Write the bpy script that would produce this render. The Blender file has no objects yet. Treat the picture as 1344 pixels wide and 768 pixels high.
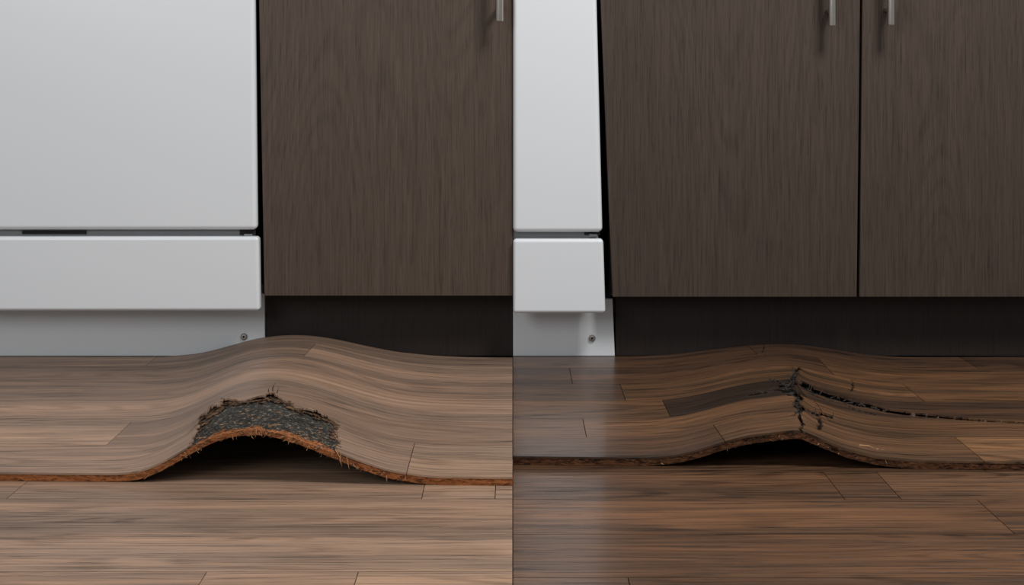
import bpy, math, random
import numpy as np
from mathutils import Vector, noise as mn
random.seed(4); np.random.seed(4)
sc=bpy.context.scene
sc.view_settings.view_transform='Standard'
F=1866.67; HY=101.0; CX=673.0; CH=0.5
def X(px,d): return (px-CX)*d/F
def Z(py,d): return CH-(py-HY)*d/F
def lin(c):
    return tuple(((v/255)/12.92 if v/255<=0.04045 else ((v/255+0.055)/1.055)**2.4) for v in c)+(1.0,)

# ---------------- materials ----------------
def newmat(name):
    m=bpy.data.materials.new(name); m.use_nodes=True
    nt=m.node_tree; nt.nodes.clear()
    o=nt.nodes.new('ShaderNodeOutputMaterial'); b=nt.nodes.new('ShaderNodeBsdfPrincipled')
    nt.links.new(b.outputs[0],o.inputs[0]); return m,nt,b
class G:
    def __init__(s,nt): s.nt=nt
    def _set(s,i,v):
        if isinstance(v,bpy.types.NodeSocket): s.nt.links.new(v,i)
        else: i.default_value=v
    def math(s,op,a,b=0.0,c=None,clamp=False):
        n=s.nt.nodes.new('ShaderNodeMath'); n.operation=op; n.use_clamp=clamp
        s._set(n.inputs[0],a); s._set(n.inputs[1],b)
        if c is not None: s._set(n.inputs[2],c)
        return n.outputs[0]
    def vm(s,op,a,b=None,scale=None):
        n=s.nt.nodes.new('ShaderNodeVectorMath'); n.operation=op
        s._set(n.inputs[0],a)
        if b is not None: s._set(n.inputs[1],b)
        if scale is not None: s._set(n.inputs['Scale'],scale)
        return n.outputs[0]
    def noise(s,vec,scale,detail=3,rough=.55,dist=0):
        n=s.nt.nodes.new('ShaderNodeTexNoise'); s._set(n.inputs['Vector'],vec)
        n.inputs['Scale'].default_value=scale; n.inputs['Detail'].default_value=detail
        n.inputs['Roughness'].default_value=rough; n.inputs['Distortion'].default_value=dist
        return n.outputs['Fac']
    def obj(s): return s.nt.nodes.new('ShaderNodeTexCoord').outputs['Object']
    def attr(s,name):
        n=s.nt.nodes.new('ShaderNodeAttribute'); n.attribute_name=name; return n
    def ss(s,v,a,b):
        n=s.nt.nodes.new('ShaderNodeMapRange'); n.interpolation_type='SMOOTHSTEP'
        s._set(n.inputs[0],v); n.inputs[1].default_value=a; n.inputs[2].default_value=b
        n.inputs[3].default_value=0; n.inputs[4].default_value=1; return n.outputs[0]
    def mix(s,f,a,b):
        n=s.nt.nodes.new('ShaderNodeMix'); n.data_type='RGBA'
        s._set(n.inputs[0],f); s._set(n.inputs[6],a); s._set(n.inputs[7],b); return n.outputs[2]
    def bump(s,h,strength,dist):
        n=s.nt.nodes.new('ShaderNodeBump'); n.inputs['Strength'].default_value=strength
        n.inputs['Distance'].default_value=dist; s._set(n.inputs['Height'],h); return n.outputs[0]

def floor_mat(name,rough,contrast,warm,coat=0.0,spec=.4,band=1.0):
    m,nt,b=newmat(name); g=G(nt)
    pc=g.attr('pcol').outputs['Color']; pr=g.attr('prnd').outputs['Fac']
    off=g.vm('SCALE',(13.0,7.0,0.0),scale=pr)
    co=g.vm('MULTIPLY',g.obj(),(1,1,0))
    v=g.vm('ADD',co,off)
    n1=g.noise(g.vm('MULTIPLY',v,(1.8,26,1)),1.0,4,.55,.5)
    n2=g.noise(g.vm('MULTIPLY',v,(4,150,1)),1.0,5,.7,.3)
    n3=g.noise(g.vm('MULTIPLY',v,(1.3,7.5,1)),1.0,1.2,.5,.2)
    ring=g.math('SINE',g.math('MULTIPLY',n3,120.0))
    ring=g.math('MULTIPLY',g.ss(ring,-.1,1.0),g.ss(n1,.42,.58))
    pore=g.ss(g.noise(g.vm('MULTIPLY',v,(9,250,1)),1.0,4,.65),.53,.62)
    big=g.noise(g.vm('MULTIPLY',co,(.9,15,1)),1.0,3,.5,.4)
    blotch=g.noise(co,3.1,2)
    val=g.math('MULTIPLY_ADD',g.math('SUBTRACT',n1,.5),1.3*contrast,1.12)
    val=g.math('ADD',val,g.math('MULTIPLY',g.math('SUBTRACT',n2,.5),2.3*contrast))
    val=g.math('ADD',val,g.math('MULTIPLY',g.math('SUBTRACT',big,.5),1.8*contrast*band))
    val=g.math('ADD',val,g.math('MULTIPLY',g.math('SUBTRACT',blotch,.5),.4*contrast))
    val=g.math('SUBTRACT',val,g.math('MULTIPLY',ring,.36*contrast))
    val=g.math('SUBTRACT',val,g.math('MULTIPLY',pore,.46*contrast))
    val=g.math('MAXIMUM',val,.16)
    col=g.vm('SCALE',pc,scale=val)
    tint=g.mix(g.ss(g.math('MULTIPLY',g.math('ADD',n1,big),.5),.38,.62),(1-.05*warm,1.0,1+.05*warm,1),(1+.10*warm,1.0,1-.12*warm,1))
    col=g.vm('MULTIPLY',col,tint)
    nt.links.new(col,b.inputs['Base Color'])
    r=g.math('ADD',rough-.12,g.math('MULTIPLY',g.math('ADD',blotch,g.math('MULTIPLY',n2,.6)),.18))
    nt.links.new(r,b.inputs['Roughness'])
    nt.links.new(g.bump(g.math('SUBTRACT',n2,pore),.5,.0007),b.inputs['Normal'])
    b.inputs['Coat Weight'].default_value=coat; b.inputs['Coat Roughness'].default_value=.16
    b.inputs['Specular IOR Level'].default_value=spec
    return m

def cab_mat(name,c,rough=.5,con=1.0):
    m,nt,b=newmat(name); g=G(nt)
    pr=g.attr('prnd').outputs['Fac']
    v=g.vm('ADD',g.obj(),g.vm('SCALE',(3.7,0.0,5.1),scale=pr))
    v=g.vm('MULTIPLY',v,(1,0.3,1))
    n1=g.noise(g.vm('MULTIPLY',v,(10,5,.8)),1.0,3,.5,.4)
    n2=g.noise(g.vm('MULTIPLY',v,(430,30,8)),1.0,4,.7)
    n2b=g.noise(g.vm('MULTIPLY',v,(170,30,2.2)),1.0,4,.65)
    n3=g.noise(g.vm('MULTIPLY',v,(4.2,3,.8)),1.0,1,.5,.2)
    ring=g.ss(g.math('SINE',g.math('MULTIPLY',n3,250.0)),.0,1.0)
    ring=g.math('MULTIPLY',ring,g.ss(n1,.46,.62))
    pore=g.ss(g.noise(g.vm('MULTIPLY',v,(480,30,17)),1.0,3,.6),.53,.62)
    val=g.math('MULTIPLY_ADD',g.math('SUBTRACT',n2,.5),1.3*con,1.08)
    val=g.math('ADD',val,g.math('MULTIPLY',g.math('SUBTRACT',n2b,.5),.6*con))
    val=g.math('ADD',val,g.math('MULTIPLY',g.math('SUBTRACT',n1,.5),.3*con))
    val=g.math('SUBTRACT',val,g.math('MULTIPLY',ring,.13*con))
    val=g.math('SUBTRACT',val,g.math('MULTIPLY',pore,.28*con))
    val=g.math('MAXIMUM',val,.2)
    nt.links.new(g.vm('SCALE',lin(c)[:3],scale=val),b.inputs['Base Color'])
    b.inputs['Roughness'].default_value=rough; b.inputs['Specular IOR Level'].default_value=.3
    nt.links.new(g.bump(g.math('SUBTRACT',n2,pore),.3,.0004),b.inputs['Normal'])
    return m

def plain(name,c,rough=.5,metal=0,nscale=40,namp=.05,bump=0.0,stretch=(1,1,1)):
    m,nt,b=newmat(name); g=G(nt)
    v=g.vm('MULTIPLY',g.obj(),stretch)
    n=g.noise(v,nscale,4,.6)
    nt.links.new(g.vm('SCALE',lin(c)[:3],scale=g.math('MULTIPLY_ADD',n,2*namp,1-namp)),b.inputs['Base Color'])
    b.inputs['Roughness'].default_value=rough; b.inputs['Metallic'].default_value=metal
    if bump: nt.links.new(g.bump(n,bump,.0015),b.inputs['Normal'])
    return m

def speckle(name,base,specks,scale,lo,hi,big=1.0,stretch=(1,1,1)):
    m,nt,b=newmat(name); g=G(nt); o=g.vm('MULTIPLY',g.obj(),stretch)
    n=g.noise(o,scale,3,.7); n2=g.noise(o,scale*.22,4,.6)
    c=g.mix(g.ss(n,lo,hi),lin(base),lin(specks))
    c=g.vm('SCALE',c,scale=g.math('MULTIPLY_ADD',n2,1.6*big,1-.8*big))
    nt.links.new(c,b.inputs['Base Color']); b.inputs['Roughness'].default_value=.9
    b.inputs['Specular IOR Level'].default_value=.15
    nt.links.new(g.bump(g.math('ADD',n,n2),.9,.002),b.inputs['Normal'])
    return m

M_FL=floor_mat('floor_laminate_grey_oak',.50,.80,.5,0,.35)
M_FR=floor_mat('floor_laminate_damp_walnut',.33,1.15,.75,.28,.4)
M_CL=cab_mat('cabinet_veneer_brown',(76,64,55),.5,.95)
M_CR=cab_mat('cabinet_veneer_dark_brown',(67,56,49),.5,1.0)
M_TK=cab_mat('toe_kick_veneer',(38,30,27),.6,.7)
M_W=plain('white_enamel',(221,225,229),.28,0,3,.012)
M_WB=plain('white_painted_steel',(216,220,223),.4,0,5,.02)
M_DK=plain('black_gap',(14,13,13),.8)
M_GR=plain('grey_steel',(120,122,124),.45,.3)
M_ST=plain('brushed_nickel',(200,194,186),.28,1,60,.06,0,(8,8,.6))
M_FB=speckle('fibreboard_edge',(150,92,54),(84,50,30),200,.45,.68,.8,(.5,1,1.6))
M_FBR=speckle('fibreboard_edge_wet',(88,56,35),(38,23,15),200,.42,.66,.9,(.5,1,1.6))
M_UN=speckle('tar_felt',(50,48,45),(128,119,106),190,.52,.68,1.4)
M_UND=speckle('tar_felt_black',(8,7,6),(22,17,13),300,.5,.7)  # near-black board top that shows through the right-hand cracks
M_PLY=speckle('torn_ply',(112,85,62),(34,27,23),220,.42,.56,.9,(.6,1,1))
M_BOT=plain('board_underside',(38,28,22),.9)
M_SP=plain('splinter_wood',(160,116,78),.8,0,300,.3)
M_SPD=plain('splinter_wood_dark',(40,30,23),.8,0,300,.3)
M_SPL=plain('splinter_wood_pale',(160,122,88),.8,0,300,.25)
M_WALL=plain('painted_wall',(205,203,198),.8,0,30,.02,.1)
M_CAR=plain('cabinet_carcass',(30,25,23),.7)  # dark body colour puts the shade of the door gaps in

# ---------------- mesh helpers ----------------
def mkobj(name,verts,faces,mats,fm=None,parent=None,smooth=None,pcol=None,prnd=None):
    me=bpy.data.meshes.new(name); me.from_pydata([tuple(v) for v in verts],[],faces)
    for m in mats: me.materials.append(m)
    if fm is not None: me.polygons.foreach_set('material_index',fm)
    if smooth is not None: me.polygons.foreach_set('use_smooth',smooth)
    if prnd is not None:
        a=me.attributes.new('prnd','FLOAT','POINT')
        a.data.foreach_set('value',np.broadcast_to(np.array(prnd,dtype=np.float32),(len(verts),)).copy())
    if pcol is not None:
        a=me.attributes.new('pcol','FLOAT_COLOR','POINT')
        arr=np.array(pcol,dtype=np.float32)
        if arr.ndim==1: arr=np.tile(arr,(len(verts),1))
        a.data.foreach_set('color',arr.ravel())
    me.update(); o=bpy.data.objects.new(name,me); sc.collection.objects.link(o)
    if parent: o.parent=parent
    return o
def empty(name):
    e=bpy.data.objects.new(name,None); sc.collection.objects.link(e); e.empty_display_size=.1; return e
def prism(name,xz,y0,y1,mat,parent=None,bevel=0,prnd=0.0,seg=4):
    n=len(xz); V=[(x,y0,z) for x,z in xz]+[(x,y1,z) for x,z in xz]
    fs=[tuple(range(n)),tuple(range(2*n-1,n-1,-1))]+[(i,i+n,(i+1)%n+n,(i+1)%n) for i in range(n)]
    o=mkobj(name,V,fs,[mat],parent=parent,prnd=prnd)
    import bmesh
    bm=bmesh.new(); bm.from_mesh(o.data); bmesh.ops.recalc_face_normals(bm,faces=bm.faces)
    if bevel: bmesh.ops.bevel(bm,geom=list(bm.edges),offset=bevel,segments=seg,profile=.5,affect='EDGES',clamp_overlap=True)
    if bevel:
        for f in bm.faces: f.smooth=True
    bm.to_mesh(o.data); bm.free()
    if bevel:
        w=o.modifiers.new('wn','WEIGHTED_NORMAL'); w.keep_sharp=False
    return o
def box(name,x0,x1,y0,y1,z0,z1,mat,parent=None,bevel=0,prnd=0.0):
    return prism(name,[(x0,z0),(x1,z0),(x1,z1),(x0,z1)],y0,y1,mat,parent,bevel,prnd)
def pxpoly(pts,d): return [(X(a,d),Z(b,d)) for a,b in pts]
def cyl(name,p,r,h,axis,mat,parent,n=24,bevel=0):
    import bmesh
    bm=bmesh.new(); bmesh.ops.create_cone(bm,cap_ends=True,segments=n,radius1=r,radius2=r,depth=h)
    if bevel:
        ed=[e for e in bm.edges if abs(abs(e.verts[0].co.z)-h/2)<1e-6 and abs(e.verts[0].co.z-e.verts[1].co.z)<1e-6]
        bmesh.ops.bevel(bm,geom=ed,offset=bevel,segments=3,profile=.5,affect='EDGES')
    for f in bm.faces: f.smooth=len(f.verts)==4
    me=bpy.data.meshes.new(name); bm.to_mesh(me); bm.free(); me.materials.append(mat)
    o=bpy.data.objects.new(name,me); sc.collection.objects.link(o); o.parent=parent; o.location=p
    if axis=='Y': o.rotation_euler=(math.pi/2,0,0)
    return o

# ---------------- dishwashers ----------------
TV=.0025; T=.011
def dishwasher(name,side):
    e=empty(name); L=side=='L'
    dd=2.42
    if L:
        xl=-1.036
        def P(pts,d): return [(xl if a is None else X(a,d),Z(b,d)) for a,b in pts]
        prism('door_panel',P([(None,302),(337,302),(332.5,-130),(None,-130)],dd),dd,dd+.022,M_W,e,.008,seg=6)
        prism('lower_panel',P([(None,408.5),(341,408.5),(339.5,311),(None,311)],dd-.002),dd-.002,dd+.02,M_W,e,.006,seg=5)
        prism('kick_plate',[(xl,T+.001),(X(348,2.485),T+.001),(X(347,2.485),Z(385,2.485)),(xl,Z(385,2.485))],2.485,2.495,M_WB,e,.0012)
        sx,sy=320,442
        x1=X(337,2.44)
    else:
        xl=0.0005
        def P(pts,d): return [(xl if a is None else X(a,d),Z(b,d)) for a,b in pts]
        prism('door_panel',P([(None,305),(791,305),(780,-130),(None,-130)],dd),dd,dd+.022,M_W,e,.008,seg=6)
        prism('lower_panel',P([(None,411.5),(795,411.5),(792,314),(None,314)],dd-.002),dd-.002,dd+.02,M_W,e,.006,seg=5)
        prism('kick_plate',[(xl,T+.001),(X(807,2.485),T+.001),(X(804,2.485),Z(392,2.485)),(xl,Z(392,2.485))],2.485,2.495,M_WB,e,.0012)
        sx,sy=777,444
        x1=X(788,2.44)
    gz=Z(307,2.44)
    box('gap_rail',xl,x1-.004,2.436,2.446,gz-.02,gz+.02,M_GR,e)
    box('tub',xl,x1-.008,2.446,3.0,.13,.80,M_DK,e)
    box('hinge_clip',x1-.020,x1-.006,2.428,2.436,gz-.0035,gz+.001,M_GR,e,.001)
    box('hinge_shadow_strip',x1-.028,x1-.001,2.4335,2.4365,gz-.001,gz+.012,M_DK,e)  # solid black strip standing in for the shadow around the hinge clip
    if L: box('vent_slot',X(28,2.43),X(112,2.43),2.433,2.4365,gz+.0005,gz+.006,M_DK,e,.0005)
    xx=X(sx,2.483); zz=Z(sy,2.483)
    cyl('screw_head',(xx,2.4835,zz),.0058,.004,'Y',M_GR,e,24,.001)
    cyl('screw_ring',(xx,2.482,zz),.0042,.003,'Y',M_ST,e,24,.0006)
    cyl('screw_socket',(xx,2.4808,zz),.0022,.0016,'Y',M_DK,e,6)
    return e
dishwasher('dishwasher','L'); dishwasher('dishwasher.001','R')

# ---------------- cabinets ----------------
DC=2.43
def handle(parent,px,pyb,k):
    x=X(px,2.395); zb=Z(pyb,2.395); zt=zb+.17
    cyl('handle_bar%d'%k,(x,2.395,(zb+zt)/2),.0064,zt-zb,'Z',M_ST,parent,32,.0008)
    for i,z in enumerate((zb+.026,zt-.026)):
        cyl('handle_post%d_%d'%(k,i),(x,2.413,z),.0045,.036,'Y',M_ST,parent,20)
c=empty('kitchen_cabinet')
prism('door',pxpoly([(347,388.5),(672.9,388.5),(672.9,-130),(337.5,-130)],DC),DC,DC+.02,M_CL,c,.0012,.3,2)
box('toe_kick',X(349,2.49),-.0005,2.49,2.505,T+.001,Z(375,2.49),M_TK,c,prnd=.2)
box('carcass',X(346,2.455),-.0005,2.455,3.0,Z(386,2.455),.80,M_CAR,c)
handle(c,655.5,28,1)
c=empty('kitchen_cabinet.001')
prism('door_1',pxpoly([(804,390),(1124.5,390),(1130.5,-130),(783,-130)],DC),DC,DC+.02,M_CR,c,.0012,1.35,2)
prism('door_2',pxpoly([(1128,390),(1450,390),(1450,-130),(1133.5,-130)],DC),DC,DC+.02,M_CR,c,.0012,2.9,2)
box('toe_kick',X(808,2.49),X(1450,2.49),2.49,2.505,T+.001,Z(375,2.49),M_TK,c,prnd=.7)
box('carcass',X(800,2.455),X(1450,2.44),2.455,3.0,Z(387,2.455),.80,M_CAR,c)
handle(c,1092.5,34,1); handle(c,1169.5,33,2)
box('wall_back',-1.5,1.5,3.02,3.08,0,1.6,M_WALL)

# ---------------- buckled flooring profiles ----------------
def prof(pts,d,add,sig):
    xs=np.arange(-1.3,1.3,.002)
    px=np.array([X(a,d) for a,b in pts]); pz=np.array([Z(b,d)-add for a,b in pts])
    z=np.interp(xs,px,np.maximum(pz,0))
    k=np.arange(-40,41)*.002; w=np.exp(-k**2/(2*sig**2)); w/=w.sum()
    return xs,np.convolve(np.pad(z,40,mode='edge'),w,mode='valid')
YB=2.480
class Sheet: pass
def mksheet(front,back,df,db,rf,rb,sf,sb,yfa,yfb,xa,xb,wav):
    s=Sheet(); s.xs,s.F=prof(front,df,0,sf); _,s.B=prof(back,db,T,sb)
    s.F=s.F-s.F[0 if xa<0 else -1]; s.F=np.maximum(s.F,0); s.B=np.maximum(s.B,0)
    s.xa,s.xb=xa,xb
    def yf(x): return yfa+(yfb-yfa)*(np.asarray(x)-xa)/(xb-xa)
    s.yf=yf
    def base(x,y):
        x=np.asarray(x,float); y=np.asarray(y,float)
        v=np.clip((y-yf(x))/(YB-yf(x)),0,1)
        v2=v**.9
        r=rf+(rb-rf)*v
        f=np.interp(x-r+rf,s.xs,s.F); b=np.interp(x-r+rb,s.xs,s.B)
        z=f*(1-v2)+b*v2
        z=z*(1+wav*np.sin(v*np.pi))
        return z
    s.base=base
    s.H=lambda x,y: base(x,y)+T
    def hit(px,py):
        for d in np.arange(1.70,YB,.002):
            x=X(px,d)
            if d<float(yf(x)): continue
            if Z(py,d)<=float(s.H(x,d)): return (x,d)
        return (X(px,YB),YB)
    s.hit=hit
    return s
frontL=[(-600,633),(150,633),(180,630),(205,621),(230,607),(260,589),(285,577),(310,571),(340,569),(365,573),(395,582),(420,592),(470,612),(510,625),(550,631),(590,634),(1200,634)]
backL=[(-600,467),(225,467),(265,463),(300,454),(330,445),(360,440),(385,438.5),(415,440),(445,445),(480,453),(520,461),(570,466),(620,468),(1200,468)]
SL=mksheet(frontL,backL,1.748,2.486,X(340,1.75),X(385,2.486),.007,.012,1.772,1.738,-1.05,0,.05)
frontR=[(0,614),(850,614),(890,610),(920,602),(950,592),(980,584),(1010,580),(1040,576),(1052,576),(1075,586),(1110,600),(1150,610),(1200,614),(1250,616),(1900,616)]
backR=[(0,467),(840,467),(880,465),(920,460),(960,455),(1000,451),(1030,450.5),(1060,453),(1100,459),(1135,465),(1180,468),(1900,468.5)]
SR=mksheet(frontR,backR,1.818,2.486,X(1045,1.82),X(1030,2.486),.005,.012,1.832,1.79,0,1.05,.10)

# ---------------- veneer plank patches ----------------
def segdist(x,y,pts):
    best=np.full(x.shape,9.); side=np.zeros(x.shape)
    for (ax,ay),(bx,by) in zip(pts[:-1],pts[1:]):
        dx,dy=bx-ax,by-ay; L=dx*dx+dy*dy+1e-12
        t=np.clip(((x-ax)*dx+(y-ay)*dy)/L,0,1)
        d=np.hypot(x-ax-t*dx,y-ay-t*dy); cr=(x-ax)*dy-(y-ay)*dx
        m=d<best; best=np.where(m,d,best); side=np.where(m,np.sign(cr),side)
    return best,side
def inpoly(x,y,P):
    r=np.zeros(x.shape,bool); n=len(P)
    for i in range(n):
        x1,y1=P[i]; x2,y2=P[(i+1)%n]
        if y1==y2: continue
        c=((y1>y)!=(y2>y))&(x<(x2-x1)*(y-y1)/(y2-y1)+x1); r^=c
    return r

def patch(x0,x1,lo,hi,Hf,res,th,jit=0,cut=None,lift=None):
    nx=max(2,int((x1-x0)/res)+1); mid=(x0+x1)/2
    ny=max(2,int((float(hi(mid))-float(lo(mid)))/res)+1)
    u=np.linspace(0,1,nx); v=np.linspace(0,1,ny)
    U,Vv=np.meshgrid(u,v)
    if jit:
        ju=(np.random.rand(ny,nx)-.5)*jit/(nx-1); jv=(np.random.rand(ny,nx)-.5)*jit/(ny-1)
        ju[:,0]=ju[:,-1]=0; jv[0,:]=jv[-1,:]=0
        U=U+ju; Vv=Vv+jv
    xx=x0+(x1-x0)*U; l=lo(xx); yy=l+(hi(xx)-l)*Vv
    zz=Hf(xx,yy)
    if lift is not None: zz=zz+lift(xx,yy)
    keep=np.ones((ny-1,nx-1),bool)
    if cut is not None:
        cx=(xx[:-1,:-1]+xx[1:,1:])/2; cy=(yy[:-1,:-1]+yy[1:,1:])/2
        keep=~cut(cx,cy)
    V=np.stack([xx.ravel(),yy.ravel(),zz.ravel()],1).tolist()
    fs=[];sm=[]
    K=keep
    js,iss=np.nonzero(K)
    ed=[]
    for j,i in zip(js.tolist(),iss.tolist()):
        a=j*nx+i; fs.append((a,a+1,a+nx+1,a+nx)); sm.append(True)
        if j==0 or not K[j-1,i]: ed.append((a,a+1))
        if j==ny-2 or not K[j+1,i]: ed.append((a+nx+1,a+nx))
        if i==0 or not K[j,i-1]: ed.append((a+nx,a))
        if i==nx-2 or not K[j,i+1]: ed.append((a+1,a+nx+1))
    for a,b in ed:
        k=len(V); A=V[a];B=V[b]
        V+= [A,B,[B[0],B[1],B[2]-th],[A[0],A[1],A[2]-th]]
        fs.append((k+1,k,k+3,k+2)); sm.append(False)
    return V,fs,sm

def planks(name,rows,Hf,th,mat,parent,gap=.0005):
    V=[];Fc=[];S=[];C=[];R=[]
    for (lo,hi,segs) in rows:
        lof=lo if callable(lo) else (lambda x,l=lo: l+gap+0*np.asarray(x))
        hif=(lambda x,h=hi: h-gap+0*np.asarray(x))
        for (x0,x1,col,rnd,opt) in segs:
            v,f,s=patch(x0+gap,x1-gap,lof,hif,Hf,opt.get('res',.006),th,opt.get('jit',0),opt.get('cut'),opt.get('lift'))
            k=len(V); V+=v; Fc+=[tuple(a+k for a in q) for q in f]; S+=s
            col=(col[0]*.985,col[1]*.95,col[2]*.92)
            C+=[lin(col)]*len(v); R+=[rnd]*len(v)
    return mkobj(name,V,Fc,[mat],parent=parent,smooth=S,pcol=C,prnd=R)

def board(name,s,mats,parent,rough_in=None,jagc=None,step=.004,fibre=None):
    xs=np.arange(s.xa,s.xb+1e-6,step)
    xs[-1]=s.xb; ny=170; nx=len(xs)
    jag=np.array([ (mn.noise(Vector((x*90,1.3,0)))*.0022+mn.noise(Vector((x*300,5,0)))*.0012) for x in xs])
    y0=s.yf(xs)+.0004+np.maximum(-.0015,jag)*(1 if jagc is None else np.exp(-((xs-jagc)/.18)**2))
    v=np.linspace(0,1,ny)**1.5
    yy=y0[None,:]+(YB-y0)[None,:]*v[:,None]; xx=np.tile(xs,(ny,1))
    b=s.base(xx,yy); top=b+T-TV; 
    if rough_in is not None: top=top+rough_in(xx,yy)
    bot=np.maximum(b,.0004)
    V=np.concatenate([np.stack([xx.ravel(),yy.ravel(),top.ravel()],1),np.stack([xx.ravel(),yy.ravel(),bot.ravel()],1)]).tolist()
    N=nx*ny; Fc=[];fm=[];sm=[]
    for j in range(ny-1):
        for i in range(nx-1):
            a=j*nx+i
            Fc.append((a,a+1,a+nx+1,a+nx))
            fm.append(0 if fibre is not None and fibre(V[a][0],V[a][1]) else 1); sm.append(True)
            Fc.append((N+a,N+a+nx,N+a+nx+1,N+a+1)); fm.append(2); sm.append(True)
    def side(idx,y_off):
        lay=[]
        for q in range(5):
            t=q/4; base=len(V); 
            for n,a in enumerate(idx):
                A=V[a];B=V[a+N]
                off=(mn.noise(Vector((A[0]*350+q*7,A[1]*40,q*3.1)))*.0014 if 0<q<4 else 0)*y_off
                V.append([A[0],A[1]+off,A[2]*(1-t)+B[2]*t])
            lay.append(base)
        for q in range(4):
            for n in range(len(idx)-1):
                Fc.append((lay[q]+n,lay[q+1]+n,lay[q+1]+n+1,lay[q]+n+1)); fm.append(0); sm.append(True)
    side([i for i in range(nx)],1)
    side([j*nx for j in range(ny)],0); side([j*nx+nx-1 for j in range(ny)],0); side([(ny-1)*nx+i for i in range(nx)],0)
    return mkobj(name,V,Fc,mats,fm=fm,parent=parent,smooth=sm)

def shards(name,items,mat,parent):
    V=[];Fc=[]
    for p,d,l,w in items:
        p=Vector(p); d=Vector(d).normalized(); a=d.orthogonal().normalized()*w; b=d.cross(a).normalized()*w*.5
        k=len(V); bend=Vector((random.uniform(-1,1),random.uniform(-1,1),random.uniform(-1,.5)))*l*.15
        m=p+d*l*.5+bend
        for q,sx in ((p,1),(m,.7)):
            V+= [tuple(q+a*sx),tuple(q+b*sx),tuple(q-a*sx),tuple(q-b*sx)]
        V.append(tuple(p+d*l))
        for i in range(4):
            j=(i+1)%4
            Fc.append((k+i,k+j,k+4+j,k+4+i)); Fc.append((k+4+i,k+4+j,k+8))
        Fc.append((k+3,k+2,k+1,k))
    return mkobj(name,V,Fc,[mat],parent=parent)

# ---- left tear ----
tear_px=[(256,577),(258,566),(262,549),(272,547),(274,538),(289,537),(291,529),(318,527),(345,525),(358,520),(366,526),(382,528),(386,536),(398,541),(412,543),(425,549),(442,554),(445,562),(440,571),(447,579),(444,588)]
tear=[SL.hit(*p) for p in tear_px]
tear[0]=(tear[0][0],1.70); tear[-1]=(tear[-1][0],1.70)
def nz(x,y,s,a,o=0):
    f=np.vectorize(lambda p,q: mn.noise(Vector((p*s,q*s,o)))); return f(x,y)*a
def cutL(x,y): 
    return inpoly(x+nz(x,y,120,.006),y+nz(x,y,100,.012,3.),tear)
def liftL(x,y):
    d,_=segdist(x,y,tear[1:-1])
    return .0058*np.exp(-(d/.011)**2)*np.clip((y-1.80)/.05,0,1)*(.6+.5*np.sin(x*90))
fine={'res':.0026,'jit':.7,'cut':cutL,'lift':liftL}
LT=(146,124,107); LM=(138,117,102); LD=(124,105,92); LX=(112,96,85)
E={}
xl=-1.05
eb=empty('buckled_laminate_flooring')
rowsL=[(lambda x: SL.yf(x),1.886,[(xl,-.13,LM,.37,fine),(-.13,0,LT,.81,E)]),
 (1.886,2.01,[(xl,-.539,LT,.55,E),(-.539,0,LD,.91,fine)]),
 (2.01,2.14,[(xl,0,LM,.68,E)]),
 (2.14,2.27,[(xl,0,LD,.33,E)]),
 (2.27,2.40,[(xl,-.333,LX,.44,E),(-.333,0,LM,.11,E)]),
 (2.40,YB,[(xl,-.62,LD,.61,E),(-.62,0,LX,.19,E)])]
planks('laminate_surface',rowsL,SL.H,TV,M_FL,eb)
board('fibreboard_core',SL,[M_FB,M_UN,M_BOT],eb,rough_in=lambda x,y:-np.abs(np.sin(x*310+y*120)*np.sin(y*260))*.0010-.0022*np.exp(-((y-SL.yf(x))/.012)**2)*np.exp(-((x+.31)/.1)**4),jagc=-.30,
  fibre=lambda x,y: y<float(SL.yf(x))+.008+.014*(mn.noise(Vector((x*70,y*90,0)))+.3))
def cutP(x,y):
    d,_=segdist(x,y,tear[1:-1])
    ins=inpoly(x,y,tear)
    w=.008+nz(x,y,60,.020,7.)+nz(x,y,200,.005,2.)
    return ~(((d<w)&ins)|((~ins)&(d<.006)))
v,f,s=patch(-.47,-.15,lambda x:1.80+0*np.asarray(x),lambda x:1.95+0*np.asarray(x),lambda x,y:SL.H(x,y)-.0012+.25*liftL(x,y),.0024,.0012,.8,cutP)
mkobj('torn_ply',v,f,[M_PLY],parent=eb,smooth=s)
it=[];it2=[]
for i in range(len(tear)-1):
    (ax,ay),(bx,by)=tear[i],tear[i+1]
    if ay<1.75 or by<1.75: continue
    n=int(math.hypot(bx-ax,by-ay)/.0024)
    for k in range(n):
        t=random.random(); x=ax+(bx-ax)*t; y=ay+(by-ay)*t; cxm=-.31; cy=1.80
        d=Vector((cxm-x,cy-y,0)).normalized()+Vector((random.uniform(-.9,.9),random.uniform(-.5,.5),random.uniform(-.2,.5)))
        z=float(SL.H(x,y))-random.uniform(.0,.002)
        (it if random.random()<.4 else it2).append(((x,y,z),d,random.uniform(.003,.014),random.uniform(.0002,.0007)))
for k in range(420):
    x=random.gauss(-.31,.085)
    if not -.47<x<-.12: continue
    y=float(SL.yf(x)); z=float(SL.base(x,y))+random.uniform(0,T-TV)
    d=Vector((random.uniform(-1,1),-.5,random.uniform(-.8,.3)))
    (it if random.random()<.6 else it2).append(((x,y+.001,z),d,random.uniform(.002,.007),random.uniform(.0002,.0006)))
for k in range(600):
    x=random.uniform(-.40,-.19); y=1.75+abs(random.gauss(0,.05))
    if not inpoly(np.array([x]),np.array([y]),tear)[0]: continue
    z=float(SL.H(x,y))-TV+.0003
    a=random.uniform(0,6.28)
    (it if random.random()<.3 else it2).append(((x,y,z),(math.cos(a),math.sin(a),.1),random.uniform(.002,.008),random.uniform(.0002,.0007)))
px_,py_=tear[9]
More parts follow.
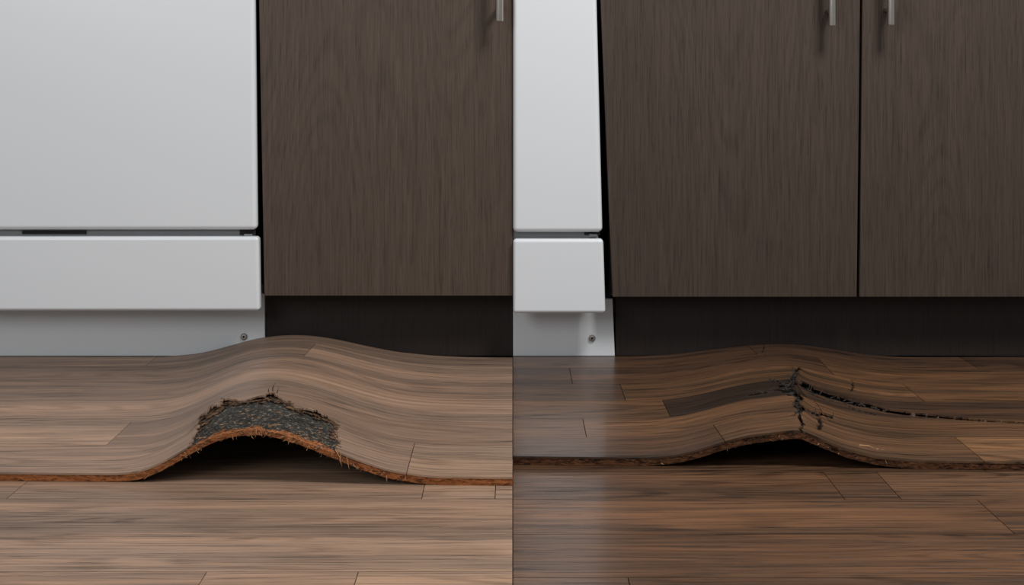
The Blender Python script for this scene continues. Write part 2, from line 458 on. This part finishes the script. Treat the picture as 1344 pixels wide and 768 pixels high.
for dx,l in ((0,.02),(.004,.014),(-.006,.012)):
    it2.append(((px_+dx,py_,float(SL.H(px_,py_))),(.2+dx*30,.0,1.0),l,.0012))
for (a,b,l) in ((447,592,.02),(455,600,.016),(462,607,.012),(440,590,.02)):
    x=X(a,1.745); z=Z(b,1.745); it.append(((x,1.745,z),(random.uniform(-.2,.8),-.2,-.7),l,.0006))
shards('torn_fibres',it,M_SP,eb); shards('dark_splinters',it2,M_SPD,eb)

# ---- right sheet with cracks ----
def HP(l): return [SR.hit(*p) for p in l]
cA=HP([(1047,487),(1042,497),(1036,506),(1030,512),(1040,519),(1050,524),(1045,533),(1052,541),(1046,547)])
cB=HP([(1056,508),(1064,514),(1075,517),(1088,522),(1100,524),(1120,531),(1140,534),(1160,540),(1180,543),(1230,548),(1290,553),(1344,556),(1400,558)])
cB2=HP([(1060,516),(1085,526),(1108,530),(1120,537),(1150,545)])
cC=HP([(1075,549),(1077,556),(1074,564)])
cD=HP([(1003,451),(1001,462),(1002,470)])
cE=HP([(1031,512),(1018,512),(1008,515),(985,519)])
cF=[SR.hit(1053,566),(X(1053,1.80)+.002,1.75)]
cG=HP([(1118,499),(1120,507),(1117,513)])
cH=HP([(1046,546),(1054,556),(1050,566)])
cI=HP([(1036,506),(1022,503),(1012,498)])
cJ=HP([(1052,541),(1066,545),(1080,545),(1092,549)])
cK=HP([(1200,497),(1201,504),(1199,511)])
def cutR(x,y):
    n=nz(x,y,110,.0025)+nz(x,y,40,.002,2.)
    r=np.zeros(x.shape,bool)
    for pl,w in ((cA,.0052),(cC,.003),(cD,.0012),(cE,.0036),(cF,.0034),(cB2,.0018),(cG,.0016),(cH,.0018),(cI,.003),(cJ,.003),(cK,.0012)):
        d,_=segdist(x,y,pl); r|= d<w+n*.9
    d,_=segdist(x,y,cB); r|= d<(.0018+.007*np.clip((.58-x)/.16,.0,1))+n*.9
    d,_=segdist(x,y,cA[2:5]); r|= d<.011+n*2.
    return r
def liftR(x,y):
    d,s=segdist(x,y,cB); z=.0064*np.exp(-(d/.018)**2)*np.where(s<0,1,-.1)*np.clip((.80-x)/.38,0,1)
    d,s=segdist(x,y,cA); z=z+.0068*np.exp(-(d/.013)**2)*np.where(s<0,.9,.2)
    d,s=segdist(x,y,cJ); z=z+.003*np.exp(-(d/.010)**2)*np.where(s<0,1,0)
    return z
fr={'res':.0026,'jit':.8,'cut':cutR,'lift':liftR}
RA=(106,79,57); RB=(95,71,51); RC=(82,61,46); RD=(54,42,34); RL=(120,91,66); RK=(74,55,42)
er=empty('buckled_laminate_flooring.001')
rowsR=[(lambda x: SR.yf(x),1.93,[(0,.272,RC,.23,E),(.272,.60,RB,.59,fr),(.60,1.05,RL,.31,E)]),
 (1.93,2.03,[(0,.10,RB,.41,E),(.10,.43,RA,.83,fr),(.43,1.05,RB,.15,fr)]),
 (2.03,2.14,[(0,.225,RB,.66,E),(.225,.42,RD,.09,fr),(.42,1.05,RK,.72,fr)]),
 (2.14,2.26,[(0,.17,RC,.35,E),(.17,.62,RB,.52,fr),(.62,1.05,RB,.97,E)]),
 (2.26,2.38,[(0,.095,RK,.47,E),(.095,.51,RC,.18,fr),(.51,1.05,RB,.63,E)]),
 (2.38,YB,[(0,.41,RC,.78,fr),(.41,.78,RC,.27,fr),(.78,1.05,RK,.57,E)])]
planks('laminate_surface',rowsR,SR.H,TV,M_FR,er)
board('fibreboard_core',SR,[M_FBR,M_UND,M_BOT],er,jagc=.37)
it=[];it2=[]
for pl in (cA,cB[:8],cE,cB2,cI,cJ):
    for (ax,ay),(bx,by) in zip(pl[:-1],pl[1:]):
        for k in range(max(1,int(math.hypot(bx-ax,by-ay)/.006))):
            t=random.random(); x=ax+(bx-ax)*t; y=ay+(by-ay)*t
            it2.append(((x,y,float(SR.H(x,y))),(random.uniform(-1,1),random.uniform(-.4,.4),random.uniform(0,.35)),random.uniform(.005,.020),random.uniform(.0004,.0014)))
for (a,b,l) in ((1043,493,.018),(1036,508,.02),(1048,522,.016),(1033,512,.014)):
    h=SR.hit(a,b); it2.append(((h[0],h[1],float(SR.H(*h))),(random.uniform(-.3,.5),0,1),l,.0018))
for (a,b,l) in ((1128,585,.022),(1150,590,.012)):
    h=SR.hit(a,b); hx=SR.hit(a+10,b+2); d=(hx[0]-h[0],0,float(SR.H(hx[0],h[1]))-float(SR.H(*h))); it.append(((h[0],h[1],float(SR.H(*h))+.0004),d,l,.0009))
for k in range(80):
    x=random.gauss(.36,.06); y=float(SR.yf(x)); z=float(SR.base(x,y))+random.uniform(0,T-TV)
    (it2 if random.random()<.8 else it).append(((x,y+.001,z),(random.uniform(-1,1),-.4,random.uniform(-.7,.2)),random.uniform(.002,.006),.0005))
shards('pale_splinters',it,M_SPL,er); shards('dark_splinters',it2,M_SPD,er)

# ---------------- base floor ----------------
def flat(x,y): return 0*np.asarray(x)
xL=-1.3; xR=1.3
def frow(lo,hi,cuts,cols,xa,xb,k):
    xs=[xa]+cuts+[xb]; return (lo,hi,[(xs[i],xs[i+1],cols[i%len(cols)],(k*.37+i*.29)%1,{'res':.05}) for i in range(len(xs)-1)])
LF1=(144,121,105);LF2=(136,114,98);LF3=(148,125,108)
fl=empty('floor')
rows=[frow(.3,.6,[-.8,-.1],[LF1,LF2],xL,0,1),frow(.6,.75,[-.5],[LF2,LF1],xL,0,2),frow(.75,.9,[-.9,-.2],[LF1,LF3],xL,0,3),frow(.9,1.02,[-.6],[LF2,LF1],xL,0,4),
 frow(1.02,1.16,[-.8,-.15],[LF3,LF2],xL,0,5),frow(1.16,1.30,[-.4],[LF1,LF2],xL,0,6),frow(1.30,1.437,[-.309,-.156],[LF2,LF1,LF3],xL,0,7),
 frow(1.437,1.545,[-.75],[LF1,LF3],xL,0,8),frow(1.545,1.685,[-.72],[LF2,LF2],xL,0,9),frow(1.685,1.80,[-.6,-.108,-.021],[LF2,LF2,LF3,LF3],xL,0,10),
 frow(1.80,2.5,[-.6],[LF2,LF1],xL,0,11)]
planks('floor_planks_grey',rows,flat,.002,M_FL,fl)
RF1=(104,78,58);RF2=(96,71,52);RF3=(90,66,48)
rows=[frow(.3,.6,[.8,1.0],[RF1,RF2],0,xR,1),frow(.6,.75,[.5],[RF2,RF1],0,xR,2),frow(.75,.9,[.9,1.0],[RF1,RF3],0,xR,3),frow(.9,1.02,[.6],[RF2,RF1],0,xR,4),
 frow(1.02,1.16,[.8],[RF3,RF2],0,xR,5),frow(1.16,1.30,[.4],[RF1,RF2],0,xR,6),frow(1.30,1.42,[.115,.8],[RF2,RF3],0,xR,7.3),
 frow(1.42,1.555,[.75],[RF3,RF2],0,xR,8.4),frow(1.555,1.682,[.549],[RF2,RF3],0,xR,9.2),frow(1.682,1.80,[.393,.46],[RF3,RF2,RF1],0,xR,10.6),
 frow(1.80,2.5,[.6],[RF3,RF2],0,xR,11)]
planks('floor_planks_brown',rows,flat,.002,M_FR,fl)
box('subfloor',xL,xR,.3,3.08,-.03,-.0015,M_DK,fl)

# ---------------- light ----------------
w=bpy.data.worlds.new('World'); sc.world=w; w.use_nodes=True
bg=w.node_tree.nodes['Background']; bg.inputs[0].default_value=(.95,.98,1.0,1); bg.inputs[1].default_value=.28
def area(name,loc,tgt,size,size2,power,col):
    l=bpy.data.lights.new(name,'AREA'); l.shape='RECTANGLE'; l.size=size; l.size_y=size2; l.energy=power; l.color=col
    o=bpy.data.objects.new(name,l); sc.collection.objects.link(o); o.location=loc
    o.rotation_euler=(Vector(tgt)-Vector(loc)).to_track_quat('-Z','Y').to_euler(); return o
area('ceiling_light',(.95,1.2,2.15),(.0,2.2,.1),.5,.5,46,(1,.98,.955))
area('fill_light',(-1.6,-.4,1.5),(0,2.4,.2),1.2,1.2,21,(.97,.985,1))  # unseen soft fill added from the front left

cam=bpy.data.cameras.new('camera'); co=bpy.data.objects.new('camera',cam); sc.collection.objects.link(co)
co.location=(0,0,CH); co.rotation_euler=(math.pi/2,0,0)
cam.lens=50; cam.sensor_width=36; cam.shift_y=-(384-HY)/1344; cam.shift_x=-1/1344; cam.clip_start=.05
sc.camera=co
